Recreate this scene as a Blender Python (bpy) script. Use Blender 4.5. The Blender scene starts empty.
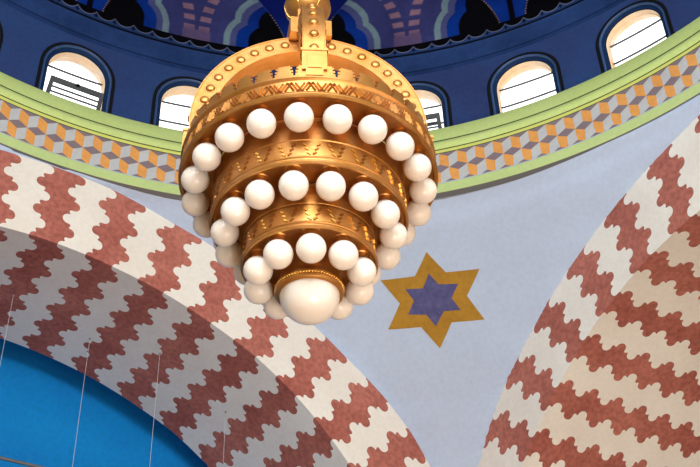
import bpy, math, random
import numpy as np
from mathutils import Vector
random.seed(4)
col = bpy.context.scene.collection
PI = math.pi

# ------------------------------------------------------------------ units
# surveyed in units of the drum radius (8 m), origin at eye level below the dome axis
S = 8.0
EYE = 1.6
def W(x, y, z): return (x*S, y*S, z*S+EYE)
CX = -0.00195                      # drum centre against the chandelier axis
def cyl(az, R, z): return W(CX+R*math.sin(az), R*math.cos(az), z)
def drum(az, R, z):                # the old drum leans a little towards the right
    k = min(max((z-1.65)/.2, 0), 1.5)
    return cyl(az, R, z-.020*math.sin(az)*k)

# ------------------------------------------------------------------ materials
def lin(c):
    return tuple(((v/255)/12.92 if v/255 <= .04045 else ((v/255+.055)/1.055)**2.4) for v in c)+(1,)
def mat(name, rgb, rough=.85, metal=0, mott=0, mscale=1.2, rgb2=None, fine=0, bump=0, bscale=30, spec=.3, attr=None):
    m = bpy.data.materials.new(name); m.use_nodes = True
    nt = m.node_tree; b = nt.nodes['Principled BSDF']
    b.inputs['Roughness'].default_value = rough; b.inputs['Metallic'].default_value = metal
    b.inputs['Specular IOR Level'].default_value = spec
    c = lin(rgb); b.inputs['Base Color'].default_value = c
    tc = nt.nodes.new('ShaderNodeTexCoord')
    src = None
    if attr:
        a = nt.nodes.new('ShaderNodeAttribute'); a.attribute_name = attr; src = a.outputs['Color']
    if mott or fine:
        n = nt.nodes.new('ShaderNodeTexNoise'); n.inputs['Scale'].default_value = mscale
        n.inputs['Detail'].default_value = 6; n.inputs['Roughness'].default_value = .65
        nt.links.new(tc.outputs['Object'], n.inputs['Vector'])
        r = nt.nodes.new('ShaderNodeValToRGB'); r.color_ramp.elements[0].position = .32; r.color_ramp.elements[1].position = .68
        nt.links.new(n.outputs['Fac'], r.inputs['Fac'])
        mx = nt.nodes.new('ShaderNodeMix'); mx.data_type = 'RGBA'
        if src:
            mx.blend_type = 'MULTIPLY'; mx.inputs['Factor'].default_value = mott
            nt.links.new(src, mx.inputs['A']); nt.links.new(r.outputs['Color'], mx.inputs['B'])
            r.color_ramp.elements[0].color = (.35, .35, .4, 1)
        else:
            c2 = lin(rgb2) if rgb2 else tuple(v*(1-mott) for v in c[:3])+(1,)
            mx.inputs['A'].default_value = c2; mx.inputs['B'].default_value = c
            nt.links.new(r.outputs['Color'], mx.inputs['Factor'])
        out = mx.outputs['Result']
        if fine:
            n2 = nt.nodes.new('ShaderNodeTexNoise'); n2.inputs['Scale'].default_value = 14; n2.inputs['Detail'].default_value = 8
            nt.links.new(tc.outputs['Object'], n2.inputs['Vector'])
            r2 = nt.nodes.new('ShaderNodeValToRGB'); r2.color_ramp.elements[0].position = .35; r2.color_ramp.elements[1].position = .62
            r2.color_ramp.elements[0].color = (1-fine, 1-fine, 1-fine, 1)
            nt.links.new(n2.outputs['Fac'], r2.inputs['Fac'])
            m2 = nt.nodes.new('ShaderNodeMix'); m2.data_type = 'RGBA'; m2.blend_type = 'MULTIPLY'; m2.inputs['Factor'].default_value = 1
            nt.links.new(out, m2.inputs['A']); nt.links.new(r2.outputs['Color'], m2.inputs['B']); out = m2.outputs['Result']
        src = out
    if src: nt.links.new(src, b.inputs['Base Color'])
    if bump:
        n3 = nt.nodes.new('ShaderNodeTexNoise'); n3.inputs['Scale'].default_value = bscale; n3.inputs['Detail'].default_value = 4
        nt.links.new(tc.outputs['Object'], n3.inputs['Vector'])
        bp = nt.nodes.new('ShaderNodeBump'); bp.inputs['Strength'].default_value = bump; bp.inputs['Distance'].default_value = .01
        nt.links.new(n3.outputs['Fac'], bp.inputs['Height']); nt.links.new(bp.outputs['Normal'], b.inputs['Normal'])
    return m

M = dict(
    red=mat('red_painted_plaster', (200, 126, 110), mott=1, mscale=.8, rgb2=(168, 94, 82), fine=.30),
    cream=mat('cream_painted_plaster', (244, 243, 234), mott=1, mscale=.5, rgb2=(232, 226, 216), fine=.05),
    pale=mat('pale_blue_plaster', (190, 210, 236), mott=1, mscale=.35, rgb2=(184, 198, 222), fine=.06),
    azure=mat('azure_plaster', (0, 144, 222), mott=1, mscale=.55, rgb2=(0, 128, 210), fine=.12),
    navy=mat('navy_plaster', (42, 76, 134), mott=1, mscale=.45, rgb2=(44, 60, 112), fine=.12),
    navy_trim=mat('navy_trim_paint', (16, 48, 92), rough=.5),
    tube=mat('blue_grey_bead_paint', (56, 86, 136), rough=.4),
    black=mat('black_line_paint', (6, 7, 14), rough=.7),
    green=mat('lime_green_paint', (206, 228, 146), mott=1, mscale=.6, rgb2=(198, 220, 134), fine=.06, rough=.7),
    green2=mat('pale_green_paint', (196, 218, 148), mott=1, mscale=.6, rgb2=(188, 212, 140), fine=.05, rough=.7),
    yellow=mat('yellow_green_fillet', (216, 222, 118)),
    line=mat('dark_olive_line', (66, 74, 40)),
    orange=mat('ochre_orange_paint', (236, 170, 92), mott=1, mscale=2, rgb2=(226, 158, 84), fine=.08),
    grey=mat('light_grey_paint', (198, 202, 204), mott=1, mscale=2, rgb2=(188, 192, 196), fine=.06),
    dark=mat('grey_violet_paint', (138, 124, 130), fine=.08, mott=1, rgb2=(128, 114, 122)),
    shade=mat('lip_underside_shade', (122, 124, 124)),  # shade under the lower cornice lip, put into the colour
    gold_paint=mat('gold_ochre_paint', (186, 142, 52), mott=1, mscale=1.6, rgb2=(168, 124, 40), fine=.12),
    violet=mat('violet_blue_paint', (98, 98, 146), mott=1, mscale=5, rgb2=(82, 82, 132), fine=.2),
    whitewash=mat('white_reveal_paint', (250, 240, 226), mott=1, mscale=2.2, rgb2=(250, 204, 150)),
    frame=mat('dark_grey_window_frame', (70, 74, 80), rough=.5),
    gold=mat('gilded_brass', (204, 148, 90), rough=.42, metal=.85, mott=1, mscale=3.5, rgb2=(176, 122, 54), bump=.25, bscale=14, spec=.5),
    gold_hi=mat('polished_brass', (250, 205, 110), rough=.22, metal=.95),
    gold_dark=mat('dark_brown_brass', (150, 96, 40), rough=.42, metal=.8),
    opal=mat('opal_glass', (234, 226, 216), rough=.28, spec=.5),
    floor=mat('warm_wood_floor', (206, 168, 128), mott=1, rgb2=(186, 148, 108)),
    steel=mat('grey_steel', (120, 120, 122), rough=.5, metal=.5),
    wire=mat('pale_wire', (206, 206, 210), rough=.6),
    painted=mat('dome_painting', (60, 70, 130), mott=.75, mscale=.8, attr='paint', fine=.1, spec=.08),
)
ob = M['opal'].node_tree.nodes['Principled BSDF']; ob.inputs['Subsurface Weight'].default_value = .6; ob.inputs['Subsurface Radius'].default_value = (.12, .10, .09); ob.inputs['Subsurface Scale'].default_value = 1
g = bpy.data.materials.new('window_glass'); g.use_nodes = True
nt = g.node_tree; nt.nodes.remove(nt.nodes['Principled BSDF'])
tr = nt.nodes.new('ShaderNodeBsdfTransparent'); gl = nt.nodes.new('ShaderNodeBsdfGlossy'); gl.inputs['Roughness'].default_value = .03
mx = nt.nodes.new('ShaderNodeMixShader'); mx.inputs[0].default_value = .06
tr.inputs[0].default_value = (.97, .98, 1, 1)
nt.links.new(tr.outputs[0], mx.inputs[1]); nt.links.new(gl.outputs[0], mx.inputs[2]); nt.links.new(mx.outputs[0], nt.nodes['Material Output'].inputs['Surface'])
M['glass'] = g

# ------------------------------------------------------------------ mesh helper
class MB:
    def __init__(s): s.v = []; s.f = []; s.m = []; s.mats = []
    def mi(s, m):
        if m not in s.mats: s.mats.append(m)
        return s.mats.index(m)
    def face(s, idx, m): s.f.append(tuple(idx)); s.m.append(s.mi(m))
    def poly(s, pts, m):
        b = len(s.v); s.v += [tuple(p) for p in pts]; s.face(range(b, b+len(pts)), m)
    def grid(s, rows, m, closed=False):
        b = len(s.v); n = len(rows[0])
        for r in rows: s.v += [tuple(p) for p in r]
        for i in range(len(rows)-1):
            for j in range(n if closed else n-1):
                k = (j+1) % n
                mm = m(i, j) if callable(m) else m
                if mm is None: continue
                s.face((b+i*n+j, b+i*n+k, b+(i+1)*n+k, b+(i+1)*n+j), mm)
    def box(s, c, ex, ey, ez, m):      # centre and three half-extent vectors
        c, ex, ey, ez = map(Vector, (c, ex, ey, ez)); b = len(s.v)
        for i in (-1, 1):
            for j in (-1, 1):
                for k in (-1, 1): s.v.append(tuple(c+ex*i+ey*j+ez*k))
        for q in ((0,1,3,2),(4,6,7,5),(0,4,5,1),(2,3,7,6),(0,2,6,4),(1,5,7,3)): s.face([b+t for t in q], m)
    def tube(s, a, b_, r, m, n=10):
        a, b_ = Vector(a), Vector(b_); d = (b_-a).normalized(); u = d.orthogonal().normalized(); w = d.cross(u)
        rows = [[p+(u*math.cos(t)+w*math.sin(t))*r for t in [2*PI*k/n for k in range(n)]] for p in (a, b_)]
        s.grid(rows, m, True); s.poly(rows[0], m); s.poly(rows[1], m)
    def lathe(s, prof, m, n=96, c=(0, 0, 0)):
        rows = [[(c[0]+r*math.sin(2*PI*k/n), c[1]-r*math.cos(2*PI*k/n), c[2]+z) for k in range(n)] for r, z in prof]
        s.grid(rows, m, True)
    def sphere(s, c, r, m, nu=28, nv=18, sz=1):
        s.lathe([(max(r*math.sin(PI*i/nv), 1e-4), r*sz*math.cos(PI*i/nv)) for i in range(nv+1)], m, nu, c)
    def build(s, name, parent=None, smooth=True, kind=None, ang=35, loc=None):
        me = bpy.data.meshes.new(name)
        vv = s.v if loc is None else [(x-loc[0], y-loc[1], z-loc[2]) for x, y, z in s.v]
        me.from_pydata(vv, [], s.f)
        for m in s.mats: me.materials.append(M[m])
        me.polygons.foreach_set('material_index', s.m)
        me.update()
        if smooth:
            me.polygons.foreach_set('use_smooth', [True]*len(s.f)); me.set_sharp_from_angle(angle=math.radians(ang))
        o = bpy.data.objects.new(name, me); col.objects.link(o)
        if loc: o.location = loc
        if parent: o.parent = parent
        if kind: o['kind'] = kind
        return o
def empty(name, loc, label=None, cat=None, kind=None, group=None):
    o = bpy.data.objects.new(name, None); o.location = loc; o.empty_display_size = .1; col.objects.link(o)
    if label: o['label'] = label
    if cat: o['category'] = cat
    if kind: o['kind'] = kind
    if group: o['group'] = group
    return o
def tag(o, label, cat, group=None, kind=None):
    o['label'] = label; o['category'] = cat
    if group: o['group'] = group
    if kind: o['kind'] = kind

# ------------------------------------------------------------------ the four-way crossing
AZL, AZR = -0.554745, 1.016051
aL, aR = .98063, .97661
hL, hR = .041491, -.113203
zL, zR = .361057, .365959
tabs = {'LO': ([-90, -10, 0, 6, 13, 19, 33, 37, 43, 48, 52, 90], [1.09, 1.09, 1.0895, 1.0905, 1.083, 1.0855, 1.0873, 1.088, 1.096, 1.096, 1.087, 1.087]),
        'LI': ([-90, -6, 0, 9, 23, 29, 36, 43, 50, 90], [.915, .915, .9145, .9125, .9135, .9165, .914, .909, .903, .903]),
        'RO': ([-90, -51, -43, -33, -22, -15, -8.5, -4, 90], [1.06, 1.06, 1.077, 1.077, 1.07, 1.066, 1.068, 1.074, 1.075]),
        'RI': ([-90, -48, -41, -28, -18, -9, 90], [.91, .91, .907, .902, .893, .882, .875])}
def tab(k, ang): return float(np.interp(math.degrees(ang), *tabs[k]))

def mkprof(side):
    ks = 'LO' if side == 'L' else 'RO'; z0 = zL if side == 'L' else zR; sg = 1 if side == 'L' else -1
    ang = np.radians(np.linspace(0, 89, 400)*sg); r = np.array([tab(ks, a) for a in ang])
    zz = z0+r*np.cos(ang); hh = np.abs(r*np.sin(ang)); o = np.argsort(zz)
    return zz[o], hh[o], z0, r[0]
PL, PR = mkprof('L'), mkprof('R')
def chord2(P, z):
    if z < P[0][-1]: return float(np.interp(z, P[0], P[1]))**2
    return P[3]**2-(z-P[2])**2
nL = (math.sin(AZL), math.cos(AZL)); nR = (math.sin(AZR), math.cos(AZR))
ecc = (hL*nR[0]-hR*nL[0], hL*nR[1]-hR*nL[1])
def pend(az, z):
    w = min(max((az-AZL)/(AZR-AZL), 0), 1)
    rho2 = ((aL+hR)**2+chord2(PL, z))*(1-w)+((aR-hL)**2+chord2(PR, z))*w
    d = (math.sin(az), math.cos(az)); b = d[0]*ecc[0]+d[1]*ecc[1]; c = ecc[0]**2+ecc[1]**2-rho2
    r = b+math.sqrt(max(b*b-c, 0))
    pl = min(aL/max(math.cos(az-AZL), .01), aR/max(math.cos(az-AZR), .01))
    return min(max(r, .982), pl)

# pendentive between the two arches
mb = MB()
azs = np.linspace(AZL-.55, AZR+.45, 300); zs = np.linspace(.86, 1.50, 140)
rows = []
def pend_back(a, z):
    r = pend(a, z)
    pl = min(aL/max(math.cos(a-AZL), .01), aR/max(math.cos(a-AZR), .01))
    return r+.003 if r > pl-1e-6 else r
for z in zs: rows.append([cyl(a, pend_back(a, z), z) for a in azs])
def keep(i, j):
    a, z = (azs[j]+azs[j+1])/2, (zs[i]+zs[i+1])/2
    r = pend(a, z)
    for az0, aa, h0, z0 in ((AZL, aL, hL, zL), (AZR, aR, hR, zR)):
        if abs(r*math.cos(a-az0)-aa) < 4e-3:
            if math.hypot(r*math.sin(a-az0)-h0, z-z0) < 1.03: return None
    return 'pale'
mb.grid(rows, keep)
pendentive = mb.build('wall_pendentive', kind='structure')

# six-pointed star painted on the pendentive
O = [(.22887,1.38384),(.25859,1.35078),(.32115,1.34638),(.28861,1.31103),(.31108,1.27042),(.25328,1.27509),(.22615,1.23693),(.19872,1.2747),(.14027,1.27634),(.16628,1.31477),(.13533,1.35194),(.19994,1.35202)]
I = [(.22686,1.35308),(.24123,1.33528),(.27725,1.33101),(.26043,1.31222),(.27282,1.29183),(.24269,1.29384),(.22488,1.27263),(.2112,1.29241),(.1788,1.29645),(.19233,1.31613),(.17921,1.33485),(.21184,1.33289)]
def onp(p, off=.0008): return cyl(p[0], pend(p[0], p[1])-off, p[1])
def mixp(a, b, t): return (a[0]+(b[0]-a[0])*t, a[1]+(b[1]-a[1])*t)
def dens(P, n=8): return [mixp(P[i], P[(i+1) % len(P)], k/n) for i in range(len(P)) for k in range(n)]
Od, Id = dens(O), dens(I)
mb = MB()
mb.grid([[onp(mixp(a, b, t/6)) for a, b in zip(Od, Id)] for t in range(7)], 'gold_paint', True)
cI = (sum(p[0] for p in I)/12, sum(p[1] for p in I)/12)
mb.grid([[onp(mixp(a, cI, t/8*.999)) for a in Id] for t in range(9)], 'violet', True)
mb.build('painted_star', pendentive)['label'] = 'gold ochre six-pointed star with a violet centre'

# scalloped stripes of the arches
H = .033
half = [(-.0145, 0), (-.0142, .003), (-.0128, .0062), (-.0100, .009), (-.0065, .0106), (-.0030, .0110), (.0012, .0112), (.0026, .0124), (.0036, .0143), (.0033, .0166), (.0022, .0184), (.0012, .0200), (.0016, .0212), (.0036, .0219), (.0068, .0224), (.0100, .0240), (.0128, .0268), (.0142, .0300)]
motif = half+[(-s, v+H) for s, v in half]
def edge_pts(vmax):
    pts = []
    k = -1
    while .045+k*2*H < vmax+.05:
        v0 = .045+k*2*H
        pts += [(v0+v, s) for s, v in motif]; k += 1
    return pts
def arch(side):
    az0, a, h0, z0 = (AZL, aL, hL, zL) if side == 'L' else (AZR, aR, hR, zR)
    corner = (aR if side == 'L' else aL)
    n = (math.sin(az0), math.cos(az0)); t_ = (n[1], -n[0])
    vf = .176 if side == 'L' else .188
    depth = .3626 if side == 'L' else .62
    ko, ki = side+'O', side+'I'
    per = .1208 if side == 'L' else .1268
    wid = .0600 if side == 'L' else .0605
    s0 = -.0235 if side == 'L' else -.5870
    def shrink(v): return 1 if side == 'L' else float(np.interp(v, [0, .2], [1, .925]))
    pts = edge_pts(vf+depth)
    vs = [p[0] for p in pts]; ss = [p[1] for p in pts]
    def sig(v): return float(np.interp(v, vs, ss))
    allv = sorted([v for v in vs if -.03 < v < vf+depth]+[vf, vf+depth])
    def P(s, v):
        ro, ri = tab(ko, s), tab(ki, s)
        d = a
        if v <= vf:
            f = (1.09-ri)/vf; r = min(1.09-v*f, ro)
        else: r = ri; d = a+(v-vf)
        h = h0+r*math.sin(s); z = z0+r*math.cos(s)
        h = min(max(h, -corner), corner)
        return W(CX+d*n[0]+h*t_[0], d*n[1]+h*t_[1], z)
    ks = range(int((-1.5-s0)/per)-2, int((1.5-s0)/per)+3)
    sb = []
    for k in ks:
        for j in range(4): sb.append((s0+k*per+wid*j/4, 'red'))
        for j in range(4): sb.append((s0+k*per+wid+(per-wid)*j/4, 'cream'))
    mb = MB()
    rows = [[P(min(max(s0+(s-s0)*shrink(v)+sig(v), -PI/2), PI/2), v) for s, _ in sb] for v in allv]
    mb.grid(rows, lambda i, j: sb[j][1])
    # pier faces below the springing
    for sg in (-1, 1):
        for z1, z2 in ((z0, -EYE/S),):
            hh = h0+sg*tab(ki, sg*PI/2)
            mb.poly([W(CX+d*n[0]+hh*t_[0], d*n[1]+hh*t_[1], z) for d, z in ((a, z1), (a+depth, z1), (a+depth, z2), (a, z2))], 'cream')
            mb.poly([W(CX+a*n[0]+h*t_[0], a*n[1]+h*t_[1], z) for h, z in ((hh, z1), (sg*corner, z1), (sg*corner, z2), (hh, z2))], 'cream')
    # outer rim wall behind the arch
    ang = np.linspace(-PI/2, PI/2, 60)
    mb.grid([[W(CX+(a+depth)*n[0]+(h0+r*math.sin(t))*t_[0], (a+depth)*n[1]+(h0+r*math.sin(t))*t_[1], z0+r*math.cos(t)) for t in ang]
             for r in (None or [.9, 1.35])] if False else
            [[W(CX+(a+depth)*n[0]+(h0+(tab(ki, t) if q == 0 else 1.35)*math.sin(t))*t_[0], (a+depth)*n[1]+(h0+(tab(ki, t) if q == 0 else 1.35)*math.sin(t))*t_[1], z0+(tab(ki, t) if q == 0 else 1.35)*math.cos(t)) for t in ang] for q in (0, 1)], 'azure')
    o = mb.build('wall_left' if side == 'L' else 'wall_right', kind='structure', ang=30)
    return n, t_
FL = arch('L'); FR = arch('R')

# end walls of the hall, floor and loft
def endwall(name, az, d, m, half=1.75, top=1.75):
    n = (math.sin(az), math.cos(az)); t_ = (n[1], -n[0])
    mb = MB()
    N = 12
    rows = [[W(CX+d*n[0]+half*(2*i/N-1)*t_[0], d*n[1]+half*(2*i/N-1)*t_[1], -EYE/S+(top+EYE/S)*j/N) for i in range(N+1)] for j in range(N+1)]
    mb.grid(rows, m); return mb.build(name, kind='structure')
endwall('wall_far_left', AZL, 1.42, 'azure'); endwall('wall_far_right', AZR, 1.66, 'cream')
endwall('wall_near_left', AZR+PI, 1.52, 'cream'); endwall('wall_near_right', AZL+PI, 1.52, 'cream')
mb = MB(); mb.poly([(-22, -22, 0), (22, -22, 0), (22, 22, 0), (-22, 22, 0)], 'floor'); mb.build('floor', kind='structure')
mb = MB()
mb.lathe([(1.045*S, 1.62*S+EYE), (2.6*S, 1.62*S+EYE)], 'cream', 64); mb.build('ceiling_loft', kind='structure')

# ------------------------------------------------------------------ cornice and cube frieze
def ring(name, prof, n=288):
    mb = MB(); m = [p[2] for p in prof]
    rows = [[cyl(2*PI*k/n, R, z) for k in range(n)] for R, z, _ in prof]
    mb.grid(rows, lambda i, j: m[i], True); return mb.build(name, kind='structure', ang=25)
ring('trim_1', [(1.045, 1.6525, 'green'), (1.0, 1.6515, 'green'), (.9975, 1.648, 'green'), (.992, 1.630, 'green'), (.9872, 1.6062, 'line'), (.9868, 1.6030, 'green'),
    (.9845, 1.5995, 'green'), (.9815, 1.5945, 'green'), (.9805, 1.589, 'green'), (.9815, 1.583, 'green'), (.9842, 1.5785, 'line'), (.9842, 1.5758, 'yellow'), (.983, 1.5735, 'yellow'), (.983, 1.5668, 'line'), (.983, 1.5648, 'line'), (.9855, 1.5640, 'line'), (.9855, 1.5620, 'line')])
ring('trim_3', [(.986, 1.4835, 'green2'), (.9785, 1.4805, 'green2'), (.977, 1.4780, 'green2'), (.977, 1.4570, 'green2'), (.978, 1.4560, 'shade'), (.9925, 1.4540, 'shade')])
mb = MB()
PF = .0388; Zt, Zb = 1.5640, 1.4855; HF = Zt-Zb; RF = .982
def fp(u, f): return cyl(.3019+PF*u, RF, Zt-HF*f)
for k in range(-62, 44):
    def q(*pts, m): mb.poly([fp(k+u, f) for u, f in pts], m)
    q((-.5, 0), (0, .142), (.5, 0), m='dark')
    q((-.5, 0), (-.5, .383), (0, .525), (0, .142), m='orange')
    q((0, .142), (0, .525), (.5, .383), (.5, 0), m='grey')
    q((0, .525), (.5, .667), (1, .525), (.5, .383), m='dark')
    q((0, .525), (0, .908), (.324, 1.), (.5, 1.), (.5, .667), m='orange')
    q((.5, .667), (.5, 1.), (.676, 1.), (1, .908), (1, .525), m='grey')
    q((0, .908), (-.324, 1.), (.324, 1.), m='dark')
e1, e0 = .3019+PF*43.5, .3019-PF*62.5
n = 60
az_ = [e1+(e0+2*PI-e1)*i/n for i in range(n+1)]
mb.grid([[cyl(a, RF, Zt) for a in az_], [cyl(a, RF, Zb) for a in az_]], 'grey')
az_ = [2*PI*i/288 for i in range(288)]
mb.grid([[cyl(a, RF+.0002, Zb) for a in az_], [cyl(a, RF+.0002, Zb-.006) for a in az_]], 'grey', True)
mb.build('trim_2', kind='structure', smooth=False)

# ------------------------------------------------------------------ drum wall with arched windows
RW = 1.03; ZC = 1.758; RO = .083; DW = .24384; AC = -.0116
Z0, Z1 = 1.645, 1.862
mb = MB()
def opening(r, n=28, zb=Z0):
    pts = [(-r, zb+(ZC-zb)*i/6) for i in range(7)]
    pts += [(-r*math.cos(PI*i/n), ZC+r*math.sin(PI*i/n)) for i in range(1, n)]
    pts += [(r, ZC-(ZC-zb)*i/6) for i in range(7)]
    return pts
wk = list(range(-4, 5))
for k in wk:
    a0 = AC+k*DW
    inn = opening(RO); out = []
    hw = DW*RW/2
    for x, z in inn:           # outer boundary: push along a ray to the panel's edge
        dx, dz = x, z-ZC
        if z <= ZC and abs(abs(x)-RO) < 1e-9: out.append((math.copysign(hw, x), z)); continue
        t = min(hw/max(abs(dx), 1e-9), (Z1-ZC)/max(dz, 1e-9)); out.append((dx*t, ZC+dz*t))
    # add panel corners by snapping the closest boundary points
    for sx in (-1, 1):
        j = min(range(len(out)), key=lambda i: (out[i][0]-sx*hw)**2+(out[i][1]-Z1)**2); out[j] = (sx*hw, Z1)
    rows = [[drum(a0+(x0+(x1-x0)*t/5)/RW, RW, z0+(z1-z0)*t/5) for (x0, z0), (x1, z1) in zip(inn, out)] for t in range(6)]
    mb.grid(rows, 'navy')
aa, ab = AC+4.5*DW, AC-4.5*DW+2*PI
az_ = [aa+(ab-aa)*i/80 for i in range(81)]
mb.grid([[drum(a, RW, z) for a in az_] for z in (Z0, 1.7, 1.75, 1.8, Z1)], 'navy')
mb.build('wall_drum', kind='structure')

def wp(a0, x, R, z): return drum(a0+x/1.03, R, z)
wn = 0
names = {}
for k in wk:
    if k in (-4, 4): pass
    a0 = AC+k*DW; wn += 1
    root = empty('window_%d' % wn, drum(a0, 1.05, Z0+.01), kind='structure')
    names[k] = root
    def P(pt, R): return wp(a0, pt[0], R, pt[1])
    def sweep(prof, nm, m=None):
        b = MB(); rows = [[P(p, R) for p in opening(r)] for r, R, _ in prof]
        b.grid(rows, lambda i, j: prof[i][2])
        o = b.build(nm, ang=28); o.parent = root; o.matrix_parent_inverse = root.matrix_world.inverted(); 
        o.location = (0, 0, 0)
        return o
    L0 = Vector(root.location)
    def put(b, nm, par=root, **kw):
        o = b.build(nm, **kw); o.data.transform(__import__('mathutils').Matrix.Translation(-L0)); o.parent = par; return o
    b = MB()
    prof = [(.0835, 1.0302, 'black'), (.0835, 1.0275, 'black'), (.0768, 1.0275, 'black'), (.0768, 1.0290, 'black'), (.0762, 1.0290, 'tube'), (.0755, 1.0262, 'tube'), (.0738, 1.0252, 'tube'), (.0722, 1.0262, 'tube'), (.0712, 1.0300, 'navy_trim'), (.0712, 1.0330, 'navy_trim'), (.0645, 1.0350, 'black'), (.0632, 1.0350, 'black'), (.0630, 1.0365, 'black')]
    b.grid([[P(p, R) for p in opening(r)] for r, R, _ in prof], lambda i, j: prof[i][2]); put(b, 'surround', ang=28)
    b = MB()
    b.grid([[P(p, R) for p in opening(r)] for r, R in ((.0630, 1.0365), (.0622, 1.050), (.0628, 1.066))], 'whitewash')
    put(b, 'reveal')
    # frame: thin arched frame with two glazing bars
    b = MB()
    b.grid([[P(p, R) for p in opening(r)] for r, R in ((.0622, 1.050), (.0604, 1.050), (.0604, 1.053), (.0622, 1.053))], 'whitewash')
    fr = put(b, 'frame')
    for zb in (1.7715, 1.7165):
        if k in (-2,) and zb < 1.72: continue
        xr = .0615 if zb < ZC else math.sqrt(.0615**2-(zb-ZC)**2)
        b = MB(); n = 8
        xs = [-xr+2*xr*i/n for i in range(n+1)]
        rows = [[wp(a0, x, R, zb+dz) for x in xs] for dz, R in ((-.0009, 1.0485), (-.0009, 1.053), (.0009, 1.053), (.0009, 1.0485), (-.0009, 1.0485))]
        b.grid(rows, 'frame'); put(b, 'glazing_bar', fr)
    b = MB()
    op = opening(.0610)
    c = [P((p[0]*t, ZC+(p[1]-ZC)*t), 1.0515) for t in (1,) for p in op]
    b.poly(c, 'glass'); put(b, 'pane', smooth=False)
    if k in (-2, 1):       # an inward-tilted vent sash
        b = MB()
        w = .059; zt, zb, Rt, Rb = 1.7085, 1.650, 1.008, 1.045; th = .0085
        def sp(x, f, d=0): return wp(a0, x, Rb+(Rt-Rb)*f+d, zb+(zt-zb)*f)
        def bar(x0, x1, f0, f1):
            ps = [sp(x, f, d) for d in (0, .004) for x, f in ((x0, f0), (x1, f0), (x1, f1), (x0, f1))]
            i0 = len(b.v); b.v += ps
            for q_ in ((0,1,2,3),(4,7,6,5),(0,4,5,1),(1,5,6,2),(2,6,7,3),(3,7,4,0)): b.face([i0+t for t in q_], 'frame')
        bar(-w, -w+th, 0, 1); bar(w-th, w, 0, 1); bar(-w+th, w-th, .86, 1); bar(-w+th, w-th, 0, .08)
        s_ = put(b, 'vent_sash', smooth=False)
        b = MB()
        for dx in (-.012, .012): b.box(sp(0, .965, -.001), (.03, 0, 0), (0, .02, 0), (0, 0, .02), 'steel')
        put(b, 'latch', s_, smooth=False)
        b = MB()
        for f in (.55, .70): bar2 = [sp(-w+th, f), sp(w-th, f)]; b.tube(bar2[0], bar2[1], .018, 'frame', 6)
        put(b, 'glazing_bar', s_)
        b = MB(); b.poly([sp(-w+th, .08, .002), sp(w-th, .08, .002), sp(w-th, .91, .002), sp(-w+th, .91, .002)], 'glass'); put(b, 'sash_pane', s_, smooth=False)

# ------------------------------------------------------------------ upper drum and painted dome
def domeR(z):
    zz = z-1.967
    if z < 1.926: return 1.03
    if z < 1.935: return 1.0275-.0015*math.sin((z-1.926)/.009*PI)
    if zz < 0: return 1.028
    return max(math.sqrt(max(1.028**2-zz*zz, 0)), .0)
A = {k: np.array(lin(v)[:3]) for k, v in dict(navy=(44, 72, 128), navy2=(48, 78, 136), blk=(5, 5, 12), lineb=(8, 12, 34), purple=(66, 70, 130), green=(132, 160, 172),
    lilac=(84, 92, 146), blue=(10, 58, 158), deep=(12, 28, 112), pink=(160, 124, 146), scal=(140, 146, 170), dot=(150, 130, 120), pale=(60, 92, 170)).items()}
def sm(x, w): return np.clip(.5+x/w, 0, 1)
def curve(u, z, zs_, us_):   # signed: positive inside |u|<f(z)
    return np.interp(z, zs_, us_)-np.abs(u)
def lobes(z, pts): return np.interp(z, [p[1] for p in pts], [p[0] for p in pts])
def foil(z, r1, z1, r2, z2, c1, c2):    # two stacked lobes
    a = c1+np.sqrt(np.maximum(r1*r1-np.maximum(z-z1, 0)**2, 0))
    b = c2+np.sqrt(np.maximum(r2*r2-(z-z2)**2, 0))
    a = np.where(z > z1+r1, -1, a); b = np.where((np.abs(z-z2) > r2), -1, b)
    return np.maximum(a, b)
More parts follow.
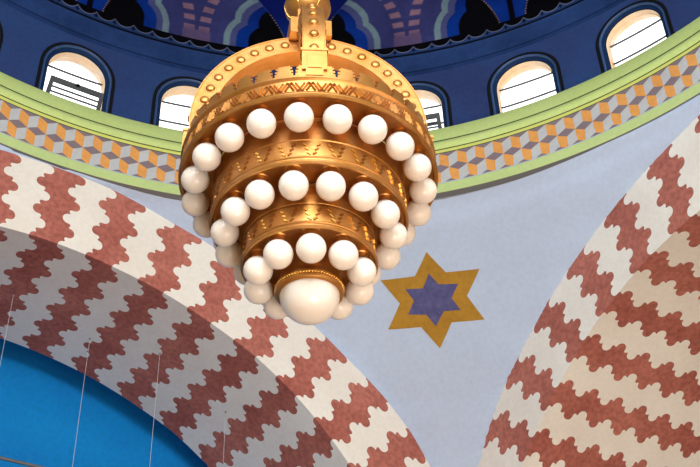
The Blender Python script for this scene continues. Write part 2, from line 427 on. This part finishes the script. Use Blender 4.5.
def paint(az, z):
    u = (az-AC+DW) % (2*DW)-DW          # distance to the middle of the painted arch
    wv = az-AC; 
    c = np.broadcast_to(A['purple'], az.shape+(3,)).copy()
    def put(mask, colr): 
        nonlocal c
        c = c*(1-mask[..., None])+colr*mask[..., None]
    au = np.abs(u); E = .0022
    def tb(*p): return np.interp(z, [q[0] for q in p], [q[1] for q in p])
    fo = tb((1.965, .181), (2.0, .181), (2.02, .177), (2.040, .169), (2.052, .161), (2.058, .156), (2.062, .1575), (2.080, .156), (2.100, .147), (2.120, .131), (2.135, .112), (2.147, .088), (2.153, .062), (2.1545, .05), (2.158, .062), (2.18, .066), (2.21, .05), (2.23, .0))
    put(sm(fo-au, E), A['green'])
    fl = tb((1.965, .1665), (2.0, .1665), (2.02, .1625), (2.037, .154), (2.046, .146), (2.050, .1425), (2.054, .144), (2.075, .141), (2.095, .131), (2.112, .116), (2.126, .095), (2.136, .070), (2.141, .04), (2.150, .05), (2.18, .054), (2.205, .036), (2.22, .0))
    put(sm(fl-au, E), A['lilac'])
    fi = tb((1.965, .152), (2.0, .152), (2.018, .148), (2.032, .139), (2.040, .130), (2.044, .1265), (2.048, .128), (2.068, .125), (2.088, .114), (2.104, .098), (2.116, .078), (2.126, .05), (2.130, .03), (2.145, .04), (2.18, .044), (2.2, .03), (2.21, 0))
    put(sm(fi-au, E), A['blue'])
    put(sm(fi-au, E)*np.clip((z-2.03)/.08, 0, 1)*.8, A['deep'])
    fb = foil(z, .060, 1.990, .058, 2.050, .064, .044)
    tri = .03+.62*np.maximum(z-1.985, 0)**1.0*.55+4.0*np.maximum(z-2.03, 0)**2
    put(sm(fb-au, E), A['blk'])
    # central leaf: deep blue with two bright petals and beaded rims
    leaf = .031+.25*np.maximum(z-1.975, 0)+2.0*np.maximum(z-1.99, 0)**2
    leaf = np.minimum(leaf, .12)
    put(sm(leaf-au, E), A['deep'])
    put(sm(leaf-au-.002, E)*sm(au-.007, E)*np.clip(1-(z-2.02)/.06, 0, 1), A['blue'])
    put(sm(.006-au, E)*(z < 2.05), A['blk'])
    bead = (np.abs(np.mod(z, .0075)-.00375) < .0020)
    put(sm(.0014-np.abs(au-leaf), .0015)*(bead & (z < 2.085)), A['dot']); put(sm(.0008-np.abs(au-leaf), .0015)*(z >= 2.085)*.8, A['pale'])
    # brick-like marks between the arches
    v = np.abs(np.abs(u)-DW)
    off = np.interp(z, [1.97, 2.0, 2.033, 2.065, 2.098, 2.13, 2.165, 2.2], [.015, .017, .0185, .023, .032, .049, .072, .10])
    slope = np.interp(z, [2.0, 2.06, 2.1, 2.15], [0, .05, .25, .5])
    zz = z+(v-off)*slope
    ph = np.mod(zz-2.0205, .0325)
    m = sm(.0085-np.abs(ph-.0162+.0), .002)*sm(.0125-np.abs(v-off), .002)
    fade = np.clip((z-1.985)/.03, .25, 1)
    put(m*fade*(z > 1.992), A['pink']); put(sm(.032-v, .004)*(z <= 1.997)*.35, A['pink'])
    # dado below the dome: black band, scallops with small crosses, dark line
    put(1.0*(z < 1.9665), A['blk'])
    sp_ = .04268; t = np.mod(az-.2011+.5*sp_, sp_)-.5*sp_    # 0 at a cusp
    tt = 1-np.abs(t)/(.5*sp_)                                # 1 at the cusp
    yc = 1.9430+.0150*tt**2.4
    put(sm(yc-z, .0018), A['navy2'])
    put(sm(.0010-np.abs(z-yc), .0016), A['scal'])
    put(np.maximum(sm(.0016-np.abs(t), .0015)*sm(.0066-np.abs(z-1.9465), .002), sm(.0048-np.abs(t), .002)*sm(.0016-np.abs(z-1.9460), .0016)), A['blk'])
    put(sm(.0034-np.abs(z-1.9305), .003), A['blk'])
    put(sm(.0008-np.abs(z-1.9370), .002)*.5, A['lineb'])
    put(sm(1.9272-z, .002), A['navy2'])
    put(sm(.0011-np.abs(z-1.8755), .0022), A['lineb'])
    put(sm(1.8740-z, .002), A['navy'])
    return c
def painted(name, azs, zs_, closed=False, kind='structure', par=None):
    nz, na = len(zs_), len(azs)
    AZ, ZZ = np.meshgrid(azs, zs_)
    Rr = np.array([domeR(z) for z in zs_])[:, None]*np.ones((1, na))
    k = np.clip((ZZ-1.65)/.2, 0, 1.5); k = k*np.clip((3.0-ZZ)/1.0, 0, 1)
    X = (CX+Rr*np.sin(AZ))*S; Y = Rr*np.cos(AZ)*S; Z = (ZZ-.020*np.sin(AZ)*k)*S+EYE
    co = np.stack([X, Y, Z], -1).reshape(-1, 3)
    i, j = np.meshgrid(np.arange(nz-1), np.arange(na-1), indexing='ij'); b = (i*na+j).ravel()
    F = np.stack([b, b+1, b+na+1, b+na], 1)
    me = bpy.data.meshes.new(name); me.vertices.add(len(co)); me.vertices.foreach_set('co', co.ravel())
    me.loops.add(F.size); me.loops.foreach_set('vertex_index', F.ravel().astype(np.int32))
    me.polygons.add(len(F)); me.polygons.foreach_set('loop_start', np.arange(0, F.size, 4, dtype=np.int32)); me.polygons.foreach_set('loop_total', np.full(len(F), 4, dtype=np.int32))
    me.polygons.foreach_set('use_smooth', np.ones(len(F), dtype=bool))
    me.update(calc_edges=True); me.validate()
    c = paint(AZ, ZZ).reshape(-1, 3); c = np.concatenate([c, np.ones((len(c), 1))], 1)
    at = me.color_attributes.new('paint', 'FLOAT_COLOR', 'POINT'); at.data.foreach_set('color', c.ravel())
    me.materials.append(M['painted'])
    o = bpy.data.objects.new(name, me); col.objects.link(o); o['kind'] = kind
    return o
zv = np.concatenate([np.arange(Z1, 1.925, .0022), np.arange(1.925, 1.968, .00085), np.arange(1.968, 2.225, .0019)])
painted('ceiling_dome', np.arange(-.86, .96, .0018), zv)
zc_ = np.concatenate([[Z1, 1.90, 1.93, 1.94, 1.95, 1.967], np.linspace(2.0, 2.99, 34)])
painted('ceiling_dome_back', np.linspace(.958, 2*PI-.86, 150), zc_[zc_ < 3])
painted('ceiling_dome_crown', np.linspace(-.86, .96, 60), np.linspace(2.223, 2.99, 26))

# ------------------------------------------------------------------ chandelier
CH = Vector((0, 0, 4.1+EYE))
chand = empty('chandelier', CH, 'large tiered gilded brass chandelier with rings of white globe lamps hanging beneath the dome', 'chandelier')
def cput(b, nm, par=chand, loc=None, **kw):
    vv = []
    for x, y, z in b.v: vv.append((x-CH.x-(0), y-CH.y, z+EYE-CH.z))
    b.v = vv; o = b.build(nm, **kw); o.parent = par; return o
def pol(az, r, z): return Vector((r*math.sin(az), -r*math.cos(az), z))     # az 0 faces the eye
def frame_at(az):
    n = Vector((math.sin(az), -math.cos(az), 0)); t = Vector((math.cos(az), math.sin(az), 0)); return n, t

# top rim: drum with moulded lips
b = MB()
b.lathe([(.905, 5.700), (.935, 5.700), (.937, 5.585), (.950, 5.580), (.957, 5.572), (.957, 5.562), (.948, 5.552), (.938, 5.545), (.935, 5.535), (.935, 5.440), (.942, 5.430), (.955, 5.425), (.962, 5.412), (.962, 5.400), (.955, 5.388), (.945, 5.384), (.930, 5.390), (.925, 5.412), (.905, 5.418), (.72, 5.424), (.70, 5.424), (.695, 5.60)][2:], 'gold', 160)
rim = cput(b, 'rim', ang=30)
# zigzag relief: slanted ribs in alternating groups
b = MB(); NZ = 40
for k in range(NZ*2):
    a0 = 2*PI*(k+.5)/(NZ*2)+.02
    sgn = 1 if k % 2 else -1
    for j in range(3):
        off = (j-1)*.026
        n, t = frame_at(a0+sgn*0+off/.94)
        c = n*.938+Vector((0, 0, 5.4875))
        L = .046 if j == 1 else .040
        d = (t*sgn*.55+Vector((0, 0, 1))*1.0).normalized()
        w = n.cross(d).normalized()
        p0, p1 = c-d*L, c+d*L
        i0 = len(b.v)
        for p in (p0, p1):
            for ww, nn in ((-.010, -.004), (0, .012), (.010, -.004)): b.v.append(tuple(p+w*ww+n*nn))
        for q_ in ((0, 1, 4, 3), (1, 2, 5, 4), (0, 2, 1), (3, 4, 5)): b.face([i0+x for x in q_], 'gold')
cput(b, 'zigzag_relief', rim, smooth=False)
# crest: merlons with stepped gaps
b = MB()
NC = 40
zb_, zt_ = 5.580, 5.700
st = [(.0, 5.600, .006), (.0, 5.622, .012), (.0, 5.640, .026), (.0, 5.660, .016), (.0, 5.680, .036)]   # half width of the gap by height
lev = [5.580, 5.603, 5.612, 5.630, 5.640, 5.658, 5.672, 5.688, 5.700]
gap = [0, .008, .008, .022, .010, .028, .016, .030]
pitch = 2*PI/NC
for k in range(NC):
    a0 = pitch*k+.055
    for z0_, z1_, gp in zip(lev[:-1], lev[1:], gap):
        g0 = a0+gp/.925; g1 = a0+pitch-gp/.925
        m_ = 5
        aa_ = [g0+(g1-g0)*i/m_ for i in range(m_+1)]
        rows = [[pol(a, r, z) for a in aa_] for r, z in ((.915, z0_), (.933, z0_), (.933, z1_), (.915, z1_), (.915, z0_))]
        b.grid(rows, 'gold')
        for a in (g0, g1): b.poly([pol(a, .915, z0_), pol(a, .933, z0_), pol(a, .933, z1_), pol(a, .915, z1_)], 'gold')
cput(b, 'crest', rim, smooth=False)

# tiers
def tier(nm, rt, zt, rb, zb, rin, n=128):
    b = MB(); h = zt-zb
    pr = [(rt-.01, zt+.02), (rt, zt), (rt+.010, zt-.012), (rt+.004, zt-.024), (rt+.006, zt-.06*h/.42), (rt+.014, zt-.5*h), (rt+.012, zb+.222), (rt+.016, zb+.218), (rt+.016, zb+.211), (rt+.009, zb+.206), (rt+.009, zb+.062), (rt+.016, zb+.058), (rt+.018, zb+.048), (rt+.013, zb+.042), (rb-.004, zb+.030), (rb+.004, zb+.022), (rb+.006, zb+.008), (rb, zb-.004), (rb-.012, zb-.006), (rb-.022, zb+.006), (rb-.026, zb+.022), (rb-.05, zb+.030), (rin, zb+.034)]
    b.lathe(pr, 'gold', n)
    return cput(b, nm, ang=28)
R2o, R3o = .712, .478
t2 = tier('middle_tier', .695, 5.420, R2o, 4.998, R3o-.03)
t3 = tier('lower_tier', .455, 5.030, R3o, 4.634, .19)
# slits in the bands; bright and dark brass imitate lit and unlit openings
def slits(par, R, zc, N, ph):
    for k in range(N):
        b = MB(); a0 = 2*PI*k/N+ph
        for side in (-1, 1):
            for j in range(3):
                n, t = frame_at(a0+side*.034/R)
                c = n*(R+.001)+Vector((0, 0, zc+(j-1)*.038))+t*(j-1)*.014*side
                d = (t*1.0*side+Vector((0, 0, .75))).normalized(); w = n.cross(d)
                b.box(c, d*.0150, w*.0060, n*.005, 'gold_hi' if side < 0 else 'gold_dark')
        cput(b, 'pierced_slits', par, smooth=False)
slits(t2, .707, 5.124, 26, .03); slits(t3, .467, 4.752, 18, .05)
# hub under the lower tier
b = MB()
b.lathe([(.20, 4.680), (.200, 4.66), (.203, 4.60), (.206, 4.52), (.214, 4.500), (.222, 4.490), (.228, 4.475), (.236, 4.466), (.238, 4.452), (.230, 4.444), (.236, 4.436), (.240, 4.424), (.236, 4.412), (.226, 4.404), (.216, 4.400), (.205, 4.402), (.20, 4.42)], 'gold', 96)
hub = cput(b, 'collar', ang=28)
b = MB()
for k in range(72): 
    a = 2*PI*k/72; b.sphere(tuple(pol(a, .235, 4.444)), .0100, 'gold_hi', 8, 6)
cput(b, 'beading', hub)
b = MB(); b.sphere((0, 0, 4.405), .208, 'opal', 64, 40, .98); cput(b, 'large_globe')

# crossing hoops with bosses
def hoopP(t): # outer line, t 0 at foot .. 1 apex
    # vertical foot then elliptic quarter
    if t < .12: return (.900+.015*t/.12, 5.60+(5.98-5.60)*t/.12)
    q = (t-.12)/.88*PI/2
    return (.915*math.cos(q), 5.98+.95*math.sin(q))
def hoop(az0, m='gold'):
    b = MB(); n, t_ = frame_at(az0); T = .17; Wd = .082
    N = 44; prof = []
    for i in range(N+1):
        t = i/N; r, z = hoopP(t); r2, z2 = hoopP(min(t+.005, 1)); r1, z1 = hoopP(max(t-.005, 0))
        d = Vector((r2-r1, z2-z1)).normalized(); nn = Vector((d.y, -d.x))   # outward
        if nn.x < -.001 or (nn.x < .01 and nn.y < 0): nn = -nn
        prof.append((r, z, nn))
    sec = [(-Wd, 0), (-Wd+.008, -.0), (-Wd+.010, -.004), (Wd-.010, -.004), (Wd-.008, 0), (Wd, 0), (Wd, -.010), (Wd-.004, -.012), (Wd-.004, -T+.012), (Wd, -T+.010), (Wd, -T), (-Wd, -T), (-Wd, -T+.010), (-Wd+.004, -T+.012), (-Wd+.004, -.012), (-Wd, -.010)]
    rows = []
    for r, z, nn in prof:
        rows.append([tuple(n*max(r+nn.x*o, -.02)+Vector((0, 0, z+nn.y*o))+t_*w) for w, o in sec])
    b.grid(rows, 'gold', True)
    o = cput(b, 'hoop', ang=28)
    # bosses on both side faces and on the outside
    def boss(c, ax, r, hgt):
        bb = MB(); u = ax.orthogonal().normalized(); v = ax.cross(u)
        rows = []
        for rr, hh in ((1.35, 0), (1.3, .15), (1.08, .2), (1.0, .15), (.95, .45), (.75, .75), (.45, .93), (.02, 1)):
            rows.append([tuple(c+ax*hgt*hh+(u*math.cos(2*PI*k/16)+v*math.sin(2*PI*k/16))*r*rr) for k in range(16)])
        bb.grid(rows, 'gold', True); cput(bb, 'boss', o)
    # arc-length spacing
    ds = [0]; pp = [Vector(hoopP(i/400)) for i in range(401)]
    for i in range(400): ds.append(ds[-1]+(pp[i+1]-pp[i]).length)
    s_ = .30
    while s_ < ds[-1]-.05:
        i = min(range(401), key=lambda q: abs(ds[q]-s_)); r, z = pp[i]
        d = (pp[min(i+1, 400)]-pp[max(i-1, 0)]).normalized(); nn = Vector((d.y, -d.x)); nn = nn if (nn.x*1+nn.y > 0) else -nn
        for sg in (-1, 1):
            c = n*(r-nn.x*T/2)+Vector((0, 0, z-nn.y*T/2))+t_*sg*(Wd-.005); boss(c, t_*sg, .038, .020)
        c = n*(r-nn.x*.005)+Vector((0, 0, z-nn.y*.005)); boss(c, (n*nn.x+Vector((0, 0, nn.y))).normalized(), .036, .026)
        s_ += .148
    # foot block
    f = MB()
    f.box(n*.926+Vector((0, 0, 5.745)), t_*.088, n*.022, Vector((0, 0, .095)), 'gold')
    f.box(n*.950+Vector((0, 0, 5.730)), t_*.050, n*.006, Vector((0, 0, .072)), 'gold')
    f.box(n*.926+Vector((0, 0, 5.845)), t_*.096, n*.028, Vector((0, 0, .012)), 'gold')
    f.box(n*.928+Vector((0, 0, 5.628)), t_*.060, n*.022, Vector((0, 0, .040)), 'gold')
    cput(f, 'foot_block', o, smooth=False)
for q in range(4): hoop(.048+q*PI/2)
# block under the ball, ball, suspension rod
b = MB()
n, t_ = frame_at(.048+.12)
def frus(z0_, z1_, w0, w1):
    p = [[tuple(n*sx*w+t_*sy*w+Vector((0, 0, z))) for sx, sy in ((-1, -1), (1, -1), (1, 1), (-1, 1))] for w, z in ((w0, z0_), (w1, z1_))]
    b.grid(p, 'gold', True); b.poly(p[0], 'gold'); b.poly(p[1], 'gold')
frus(6.88, 7.06, .17, .17); frus(7.06, 7.08, .17, .11); frus(7.08, 7.24, .10, .10)
cput(b, 'cap_block', smooth=False)
b = MB(); b.sphere((0, 0, 7.39), .196, 'gold', 48, 32)
ball = cput(b, 'ball')
b = MB()
for k in range(6):
    a = .35+k*PI/3; pts = []
    for i in range(25):
        th = PI*i/24; aa_ = a+.25*math.sin(th)
        pts.append(Vector((.197*math.sin(th)*math.sin(aa_), -.197*math.sin(th)*math.cos(aa_), 7.39+.197*math.cos(th))))
    for i in range(24): b.tube(pts[i], pts[i+1], .004, 'gold_hi', 5)
cput(b, 'seam', ball)
b = MB(); b.lathe([(.01, 7.56), (.07, 7.575), (.06, 7.60), (.03, 7.64), (.025, 9.0), (.025, 23.9-EYE)], 'gold_dark', 20); cput(b, 'suspension_rod')

# globe lamps
def protos():
    b = MB(); b.sphere((0, 0, 0), .1025, 'opal', 32, 22)
    me = b.build('globe_lamp'); 
    c = MB(); c.lathe([(.0, .155), (.066, .155), (.070, .146), (.068, .136), (.060, .128), (.062, .118), (.058, .100), (.054, .078)], 'gold', 24)
    cm = c.build('socket_ring', ang=28)
    return me, cm
pg, pc = protos()
first = True
for R, z, N, ph in ((.8410, 5.2914, 20, -.0768), (.6015, 4.8940, 15, -.1710), (.3738, 4.5290, 10, .0334)):
    for k in range(N):
        a = ph+2*PI*k/N
        o = pg if first else pg.copy(); c = pc if first else pc.copy()
        if not first: col.objects.link(o); col.objects.link(c)
        first = False
        p = pol(a, R, z)
        o.parent = chand; o.location = (p.x, p.y, z+EYE-CH.z); o.rotation_euler = (0, 0, a)
        c.parent = o; c.location = (0, 0, 0)

# ------------------------------------------------------------------ wires and tie rod in the left arch
def onsoffit(ang_deg, d):
    s = math.radians(ang_deg); n, t_ = FL; r = tab('LI', s)
    h = hL+r*math.sin(s); return Vector(W(CX+(aL+d)*n[0]+h*t_[0], (aL+d)*n[1]+h*t_[1], zL+r*math.cos(s)))
wl = ['thin pale wire hanging at the far left of the arch, leftmost of the four wires', 'thin pale wire hanging against the blue wall, second from the left',
      'thin pale wire hanging against the blue wall, third from the left', 'thin pale wire near the right end of the blue wall, rightmost of the four wires']
for (a, d), lb in zip(((.45, .196), (11.84, .24), (20.0, .167), (31.5, .188)), wl):
    p = onsoffit(a, d)
    r = empty('hanging_wire', p, lb, 'wire', group='wires hanging under the left arch')
    b = MB(); b.tube((0, 0, .01), (0, 0, -7.2), .0032, 'wire', 6); b.build('strand', r)
    b = MB(); b.sphere((0, 0, -.01), .016, 'steel', 10, 8); b.build('hook', r)
n, t_ = FL
dR = .27
b = MB(); zr = .9663; rr = .012
hm = math.sqrt(.909**2-(zr-zL)**2)
def rp(h, z=zr): return Vector(W(CX+(aL+dR)*n[0]+h*t_[0], (aL+dR)*n[1]+h*t_[1], z))
b.tube(rp(hL-hm-.01), rp(hL+hm+.002), .026, 'steel', 14)
rod = b.build('tie_rod', loc=tuple(rp(hL-hm)))
tag(rod, 'horizontal grey metal tie rod crossing the left arch in the bottom left corner', 'tie rod')

# ------------------------------------------------------------------ light
w = bpy.data.worlds.new('sky'); bpy.context.scene.world = w; w.use_nodes = True
bg = w.node_tree.nodes['Background']; bg.inputs['Color'].default_value = (1, .99, .97, 1); bg.inputs['Strength'].default_value = 2.6
def area(name, loc, to, sx, sy, power, color, spread=180):
    l = bpy.data.lights.new(name, 'AREA'); l.shape = 'RECTANGLE'; l.size = sx; l.size_y = sy; l.energy = power; l.color = color; l.spread = math.radians(spread)
    o = bpy.data.objects.new(name, l); col.objects.link(o); o.location = loc
    o.rotation_euler = (Vector(to)-Vector(loc)).to_track_quat('-Z', 'Y').to_euler(); return o
area('window_daylight', (1.0, -7.0, 14.2), (0, 8, 9.5), 7, 3, 320, (.93, .96, 1))
area('rear_key_fill', (0.5, -10.8, 11.0), (0, 8, 10.0), 7, 4, 1900, (.96, .98, 1))  # added key light behind the camera, below the cornice; no visible source
area('low_warm_daylight', (9.5, -5.0, 1.0), (5, 5, 10), 4, 4, 380, (1, .68, .44))
pl_ = bpy.data.lights.new('chandelier_inner_lamp', 'POINT'); pl_.energy = 55; pl_.color = (1, .72, .42); pl_.shadow_soft_size = .12
po = bpy.data.objects.new('chandelier_inner_lamp', pl_); col.objects.link(po); po.location = (0, 0, 5.95+EYE)
area('globe_fill_light', (2.0, -4.0, 0.3), (0, -.6, 6), 3, 3, 480, (1, .92, .84))  # unseen upward fill, added to brighten the undersides of the globes

# ------------------------------------------------------------------ camera
f, th, yaw, roll = 1118.136, .6624457, .0462523, -.0352831
fw = Vector((math.sin(yaw)*math.cos(th), math.cos(yaw)*math.cos(th), math.sin(th)))
r = Vector((math.cos(yaw), -math.sin(yaw), 0)); u = r.cross(fw)
c_, s_ = math.cos(roll), math.sin(roll)
r2 = r*c_+u*s_; u2 = -r*s_+u*c_
cam = bpy.data.cameras.new('camera'); co = bpy.data.objects.new('camera', cam); col.objects.link(co)
from mathutils import Matrix
co.matrix_world = Matrix(((r2.x, u2.x, -fw.x, 0), (r2.y, u2.y, -fw.y, -.791447*S), (r2.z, u2.z, -fw.z, EYE), (0, 0, 0, 1)))
cam.sensor_width = 36; cam.lens = f*36/700; cam.clip_end = 300
sc = bpy.context.scene; sc.camera = co
sc.view_settings.view_transform = 'Standard'; sc.view_settings.look = 'None'; sc.view_settings.exposure = 0; sc.view_settings.gamma = 1
